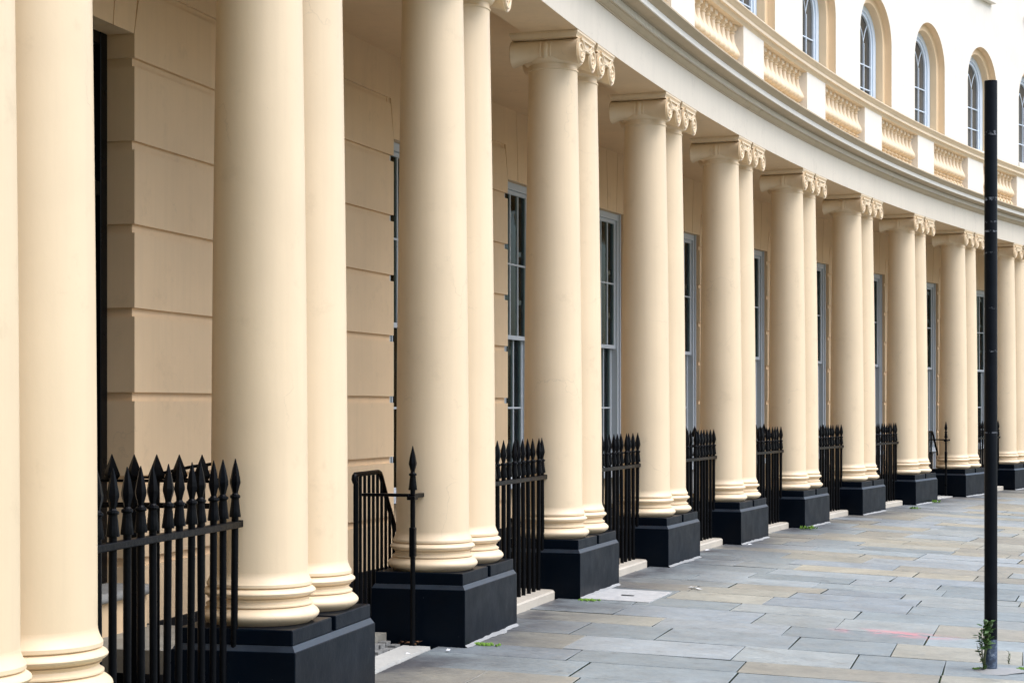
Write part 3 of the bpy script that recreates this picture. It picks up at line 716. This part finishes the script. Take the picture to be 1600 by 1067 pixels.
while ss < 14 * BAY:
    w = random.choice((.46, .52, .56, .6, .66, .74)); o = .20
    mood = random.random()
    while o > -6.0:
        ln = random.uniform(.55, 1.25); nx = max(o - ln, -6.0)
        if nx < -5.6: nx = -6.0
        k = random.random()
        far = ss > 9
        col = random.choice(pal[6:9]) if k < (.13 if ss < 6 else .26 if not far else .42) else random.choice(pal[:6] + pal[9:])
        v = random.uniform(.92, 1.16); col = (col[0] * v * 1.0, col[1] * v * 1.03, col[2] * v * 1.03)
        gp = random.choice((.003, .004, .006, .008))
        gl = random.choice((.008, .010, .013)); slab(ss + gl, ss + w - gl, nx + gp, o - gp, col)
        o = nx
    ss += w
me = bpy.data.meshes.new('pavement'); me.from_pydata(vs, [], fs)
bm = bmesh.new(); bm.from_mesh(me); bmesh.ops.recalc_face_normals(bm, faces=bm.faces); bm.to_mesh(me); bm.free()
at = me.color_attributes.new('slab', 'FLOAT_COLOR', 'CORNER')
for p, c in zip(me.polygons, cols):
    for li in p.loop_indices: at.data[li].color = (c[0], c[1], c[2], 1)
me.materials.append(M['slab']); structure(link('pavement', me))
g = MB(); g.sweep([(-6.01, -.4), (-6.01, -.212), (-6.16, -.215), (-6.17, -.4)], SA, SB, .5); structure(obj('road_kerb', g, M['step']))
g = MB(); g.sweep([(-6.1, -.335), (-10.5, -.27), (-15, -.34)], SA, SB, .5, False); structure(obj('road', g, M['asphalt']))
g = MB()
n = 160; g.add([(CX + r * cos(2 * pi * k / n), CY + r * sin(2 * pi * k / n), -.345) for r in (1, R - 14.9) for k in range(n)], [(k, (k + 1) % n, n + (k + 1) % n, n + k) for k in range(n)] + [tuple(range(n))])
structure(obj('park_ground', g, M['lawn']))
g = MB(); g.sweep([(.72, -2.4), (WO, -2.4)], SA, SB, .5, False); structure(obj('area_floor', g, M['area']))
g = MB(); g.sweep([(.62, -2.4), (.62, -.02), (.72, -.02), (.72, -2.4)], SA, SB, .5); tag(obj('area_retaining_wall', g, M['area']), 'dark sunken wall below the railings and column plinths', 'wall')
g = MB()
g.add([(CX + r * cos(2 * pi * k / n), CY + r * sin(2 * pi * k / n), -2.6) for r in (R - 30, 700) for k in range(n)], [(k, (k + 1) % n, n + (k + 1) % n, n + k) for k in range(n)])
structure(obj('terrain', g, M['lawn']))

# access cover in the pavement, near the fourth pair
cv = thing('access_cover', 'square pale concrete access cover with a slot beside the fourth plinth', 'cover', None, (0, 0, 0))
q = MB(); q.sweep([(.10, -.03), (.10, .007), (-.575, .007 - .575 * GR), (-.575, -.04)], 5.735, 6.62, .3); obj('slab', q, M['cover'], cv, 30)
q = MB(); q.sweep([(-.25, 0), (-.25, .012 - .25 * GR), (-.36, .012 - .36 * GR), (-.36, 0)], 6.10, 6.14, .3); obj('slot', q, M['slot'], cv, 30)

# ------------------------------------------------------------------ street pole and the weeds
PS, PO = 3.144, -3.38
pz = gz(PO)
pw = W(PS, PO, pz)
pole = thing('street_pole', 'tall plain black flat-topped pole with scuffed bluish foot, on the pavement at right', 'pole', None, pw)
q = MB(); q.lathe([(.0415, -.03), (.0415, 3.835), (.040, 3.842), (.001, 3.842)], 40, cap=False); obj('pole_shaft', q, M['pole'], pole, 30)
q = MB(); n_ = 18
rr = [.10 + .06 * random.random() + (.08 if 12 <= k or k < 3 else 0) for k in range(n_)]
q.v += [(r_ * cos(2 * pi * k / n_), r_ * sin(2 * pi * k / n_), .001 + GR * 0) for k, r_ in enumerate(rr)] + [(.045 * cos(2 * pi * k / n_), .045 * sin(2 * pi * k / n_), .016) for k in range(n_)]
q.f += [(k, (k + 1) % n_, n_ + (k + 1) % n_, n_ + k) for k in range(n_)]
obj('footing', q, M['mortar'], pole, 60)
def leaf(mb, p, L, wd, az, el, roll=0):
    from mathutils import Matrix, Vector
    pts = [(0, 0, 0), (.25, .8, .02), (.55, 1, .04), (.8, .6, .02), (1, 0, -.06), (.8, -.6, .02), (.55, -1, .04), (.25, -.8, .02)]
    Mx = Matrix.Rotation(az, 3, 'Z') @ Matrix.Rotation(-el, 3, 'Y') @ Matrix.Rotation(roll, 3, 'X')
    n = len(mb.v)
    for x, y, z in pts:
        v = Mx @ Vector((x * L, y * wd / 2, z * L - abs(y) * .12 * wd)); mb.v.append((p[0] + v.x, p[1] + v.y, p[2] + v.z))
    mb.f += [(n, n + 1, n + 7), (n + 1, n + 2, n + 6, n + 7), (n + 2, n + 3, n + 5, n + 6), (n + 3, n + 4, n + 5)]
def weed(label, base, stems):
    t = thing('weed', label, 'weed', None, base)
    st = MB(); lf = MB()
    for dx, dy, h, nl, sz, top in stems:
        P = [(dx * .3 * k + random.uniform(-.006, .006) + dx * k * k * .4, dy * k + random.uniform(-.006, .006), h * k) for k in (0, .25, .5, .75, 1)]
        st.tube(P, [.0035, .003, .0026, .002, .0012], 5)
        for j in range(nl):
            u = (j + .5) / nl if not top else (.45 + .55 * random.random()); k = min(3, int(u * 4)); f_ = u * 4 - k
            p = [P[k][c] * (1 - f_) + P[k + 1][c] * f_ for c in range(3)]
            leaf(lf, p, sz * random.uniform(.6, 1.2), sz * random.uniform(.28, .42), random.uniform(0, 2 * pi), random.uniform(-.3, .9), random.uniform(-.7, .7))
    obj('stem', st, M['stem'], t); obj('leaf', lf, M['leaf'], t, 60)
    return t
weed('leafy green weed climbing up the left side of the black pole foot', (pw[0] - .055, pw[1] - .03, pz), [(-.05, .0, .24, 16, .045, 0), (-.03, -.01, .28, 14, .05, 0), (.02, -.03, .33, 34, .055, 1), (.05, -.05, .34, 34, .055, 1), (-.005, -.03, .30, 26, .05, 1), (-.06, .02, .18, 10, .04, 0), (.07, -.05, .33, 22, .05, 1)])
sp = W(3.55, -3.49, gz(-3.49)); weed('small single weed sprig in the joint right of the black pole', sp, [(.0, 0, .085, 7, .02, 0), (.015, .01, .06, 5, .018, 0)])
def tuft(label, s, o, n, L, spread, name='weed_tuft'):
    t = MB(); b = W(s, o, gz(o))
    for k in range(n):
        r = spread * math.sqrt(random.random()); a_ = random.uniform(0, 2 * pi)
        leaf(t, (r * cos(a_) * 1.6, r * sin(a_), .002), L * random.uniform(.6, 1.2), L * .4, random.uniform(0, 2 * pi), random.uniform(.2, 1.3))
    o_ = link(name, t.mesh(name, M['moss'], 60), None, b, 0); return tag(o_, label, 'weed tuft', 'small weeds in the paving')
tuft('bright green weed tuft at the corner of the seventh plinth', 15.15, -.07, 90, .05, .075)
tuft('tiny green weed tuft on the paving before the ninth plinth', 20.6, -.25, 40, .045, .05)
tuft('small green weed tuft at the front of the ninth plinth', 22.55, -.06, 40, .05, .05)
def moss(label, s, o, ls, lo, n=120):
    t = MB(); b = W(s, o, gz(o)); a_ = rot(s)
    for k in range(n):
        x, y = random.gauss(0, ls * .4), random.gauss(0, lo * .4); r = random.uniform(.006, .014)
        t.lathe([(r, -.004), (r * .9, r * .45), (r * .4, r * .8), (.0005, r * .85)], 6, 'z', (x, y, 0), False)
    o_ = link('moss_patch', t.mesh('moss_patch', M['moss'], 60), None, b, a_); return tag(o_, label, 'moss', 'moss in the paving')
moss('green moss line on the paving at the foot of the third plinth', 2.68, -.06, .05, .09)
moss('green moss line at the foot of the fourth plinth beside the access cover', 5.66, -.07, .05, .09)
moss('green moss patch on the paving right of the black pole', 3.33, -3.62, .05, .08, 150)
moss('green moss clump at the left foot of the black pole', 3.16, -3.30, .04, .03, 60)
# litter
def scrap(label, s, o, w, d):
    t = MB(); b = W(s, o, max(gz(o), gz(o)) + .004)
    t.add([(-w, -d, .004), (w * .9, -d * .8, .010), (w, d, .004), (-.1 * w, d * .6, .016), (-w * .8, d, .006)], [(0, 1, 3), (1, 2, 3), (0, 3, 4)])
    return tag(link('paper_scrap', t.mesh('paper_scrap', M['paper']), None, b, random.uniform(0, 3)), label, 'litter', 'scraps of litter')
scrap('white paper scrap against the kerb stone left of the sixth column pair', 11.05, .13, .03, .02)
scrap('torn white paper strip on open paving in front of the fifth plinth', 7.05, -.69, .11, .018)
scrap('small white scrap at the foot of the sixth plinth front', 12.1, -.1, .03, .015)
scrap('small white scrap on the paving by the first threshold strip', 2.25, .05, .022, .012)
scrap('tiny white scrap lying on the worn threshold strip', 2.0, .25, .02, .012)
# dead leaves at the foot of the post
t = MB()
for k in range(26):
    u, o = 2.47 + random.uniform(-.12, .1), .36 + random.uniform(-.06, .08); p = W(u, o, .03); leaf(t, p, random.uniform(.02, .035), .016, random.uniform(0, 6.3), random.uniform(-.1, .4), random.uniform(-.5, .5))
dl = obj('dead_leaves', t, simple('dry_leaf', (.16, .07, .03), (.28, .15, .07), 30, .8, 0), None, 60); dl['kind'] = 'stuff'; tag(dl, 'dry brown leaves gathered at the foot of the near spear post', 'leaves')

# ------------------------------------------------------------------ sky, sun, camera
SUN_EL, SUN_AZ = radians(57), radians(108)      # azimuth clockwise from +Y (north)
w = bpy.data.worlds.new('World'); bpy.context.scene.world = w; w.use_nodes = True
nt = w.node_tree; bg = nt.nodes['Background']
sky = nt.nodes.new('ShaderNodeTexSky'); sky.sky_type = 'NISHITA'; sky.sun_disc = False
sky.sun_elevation = SUN_EL; sky.sun_rotation = SUN_AZ; sky.air_density = 1.0; sky.dust_density = 3.0; sky.ozone_density = 1.0; sky.altitude = 50
hs = nt.nodes.new('ShaderNodeHueSaturation'); hs.inputs['Saturation'].default_value = .85
nt.links.new(sky.outputs[0], hs.inputs['Color']); nt.links.new(hs.outputs[0], bg.inputs[0]); bg.inputs[1].default_value = .15
L = bpy.data.lights.new('sun', 'SUN'); L.energy = 1.45; L.angle = radians(55); L.color = (.89, .975, 1.13)
lo = bpy.data.objects.new('sun', L); C.objects.link(lo)
from mathutils import Vector
d = Vector((sin(SUN_AZ) * cos(SUN_EL), cos(SUN_AZ) * cos(SUN_EL), sin(SUN_EL)))
lo.rotation_euler = (-d).to_track_quat('-Z', 'Y').to_euler()
cam = bpy.data.cameras.new('camera'); co = bpy.data.objects.new('camera', cam); C.objects.link(co)
co.location = (0, 0, 1.6); co.rotation_euler = (pi / 2, 0, 0)
cam.sensor_width = 36; cam.lens = F / 1600 * 36; cam.shift_y = (HZ - 533.5) / 1600; cam.clip_start = .1; cam.clip_end = 2000
sc = bpy.context.scene; sc.camera = co
sc.view_settings.view_transform = 'Standard'; sc.view_settings.look = 'None'; sc.view_settings.gamma = 1; sc.view_settings.use_curve_mapping = False
sc.view_settings.exposure = 0.84
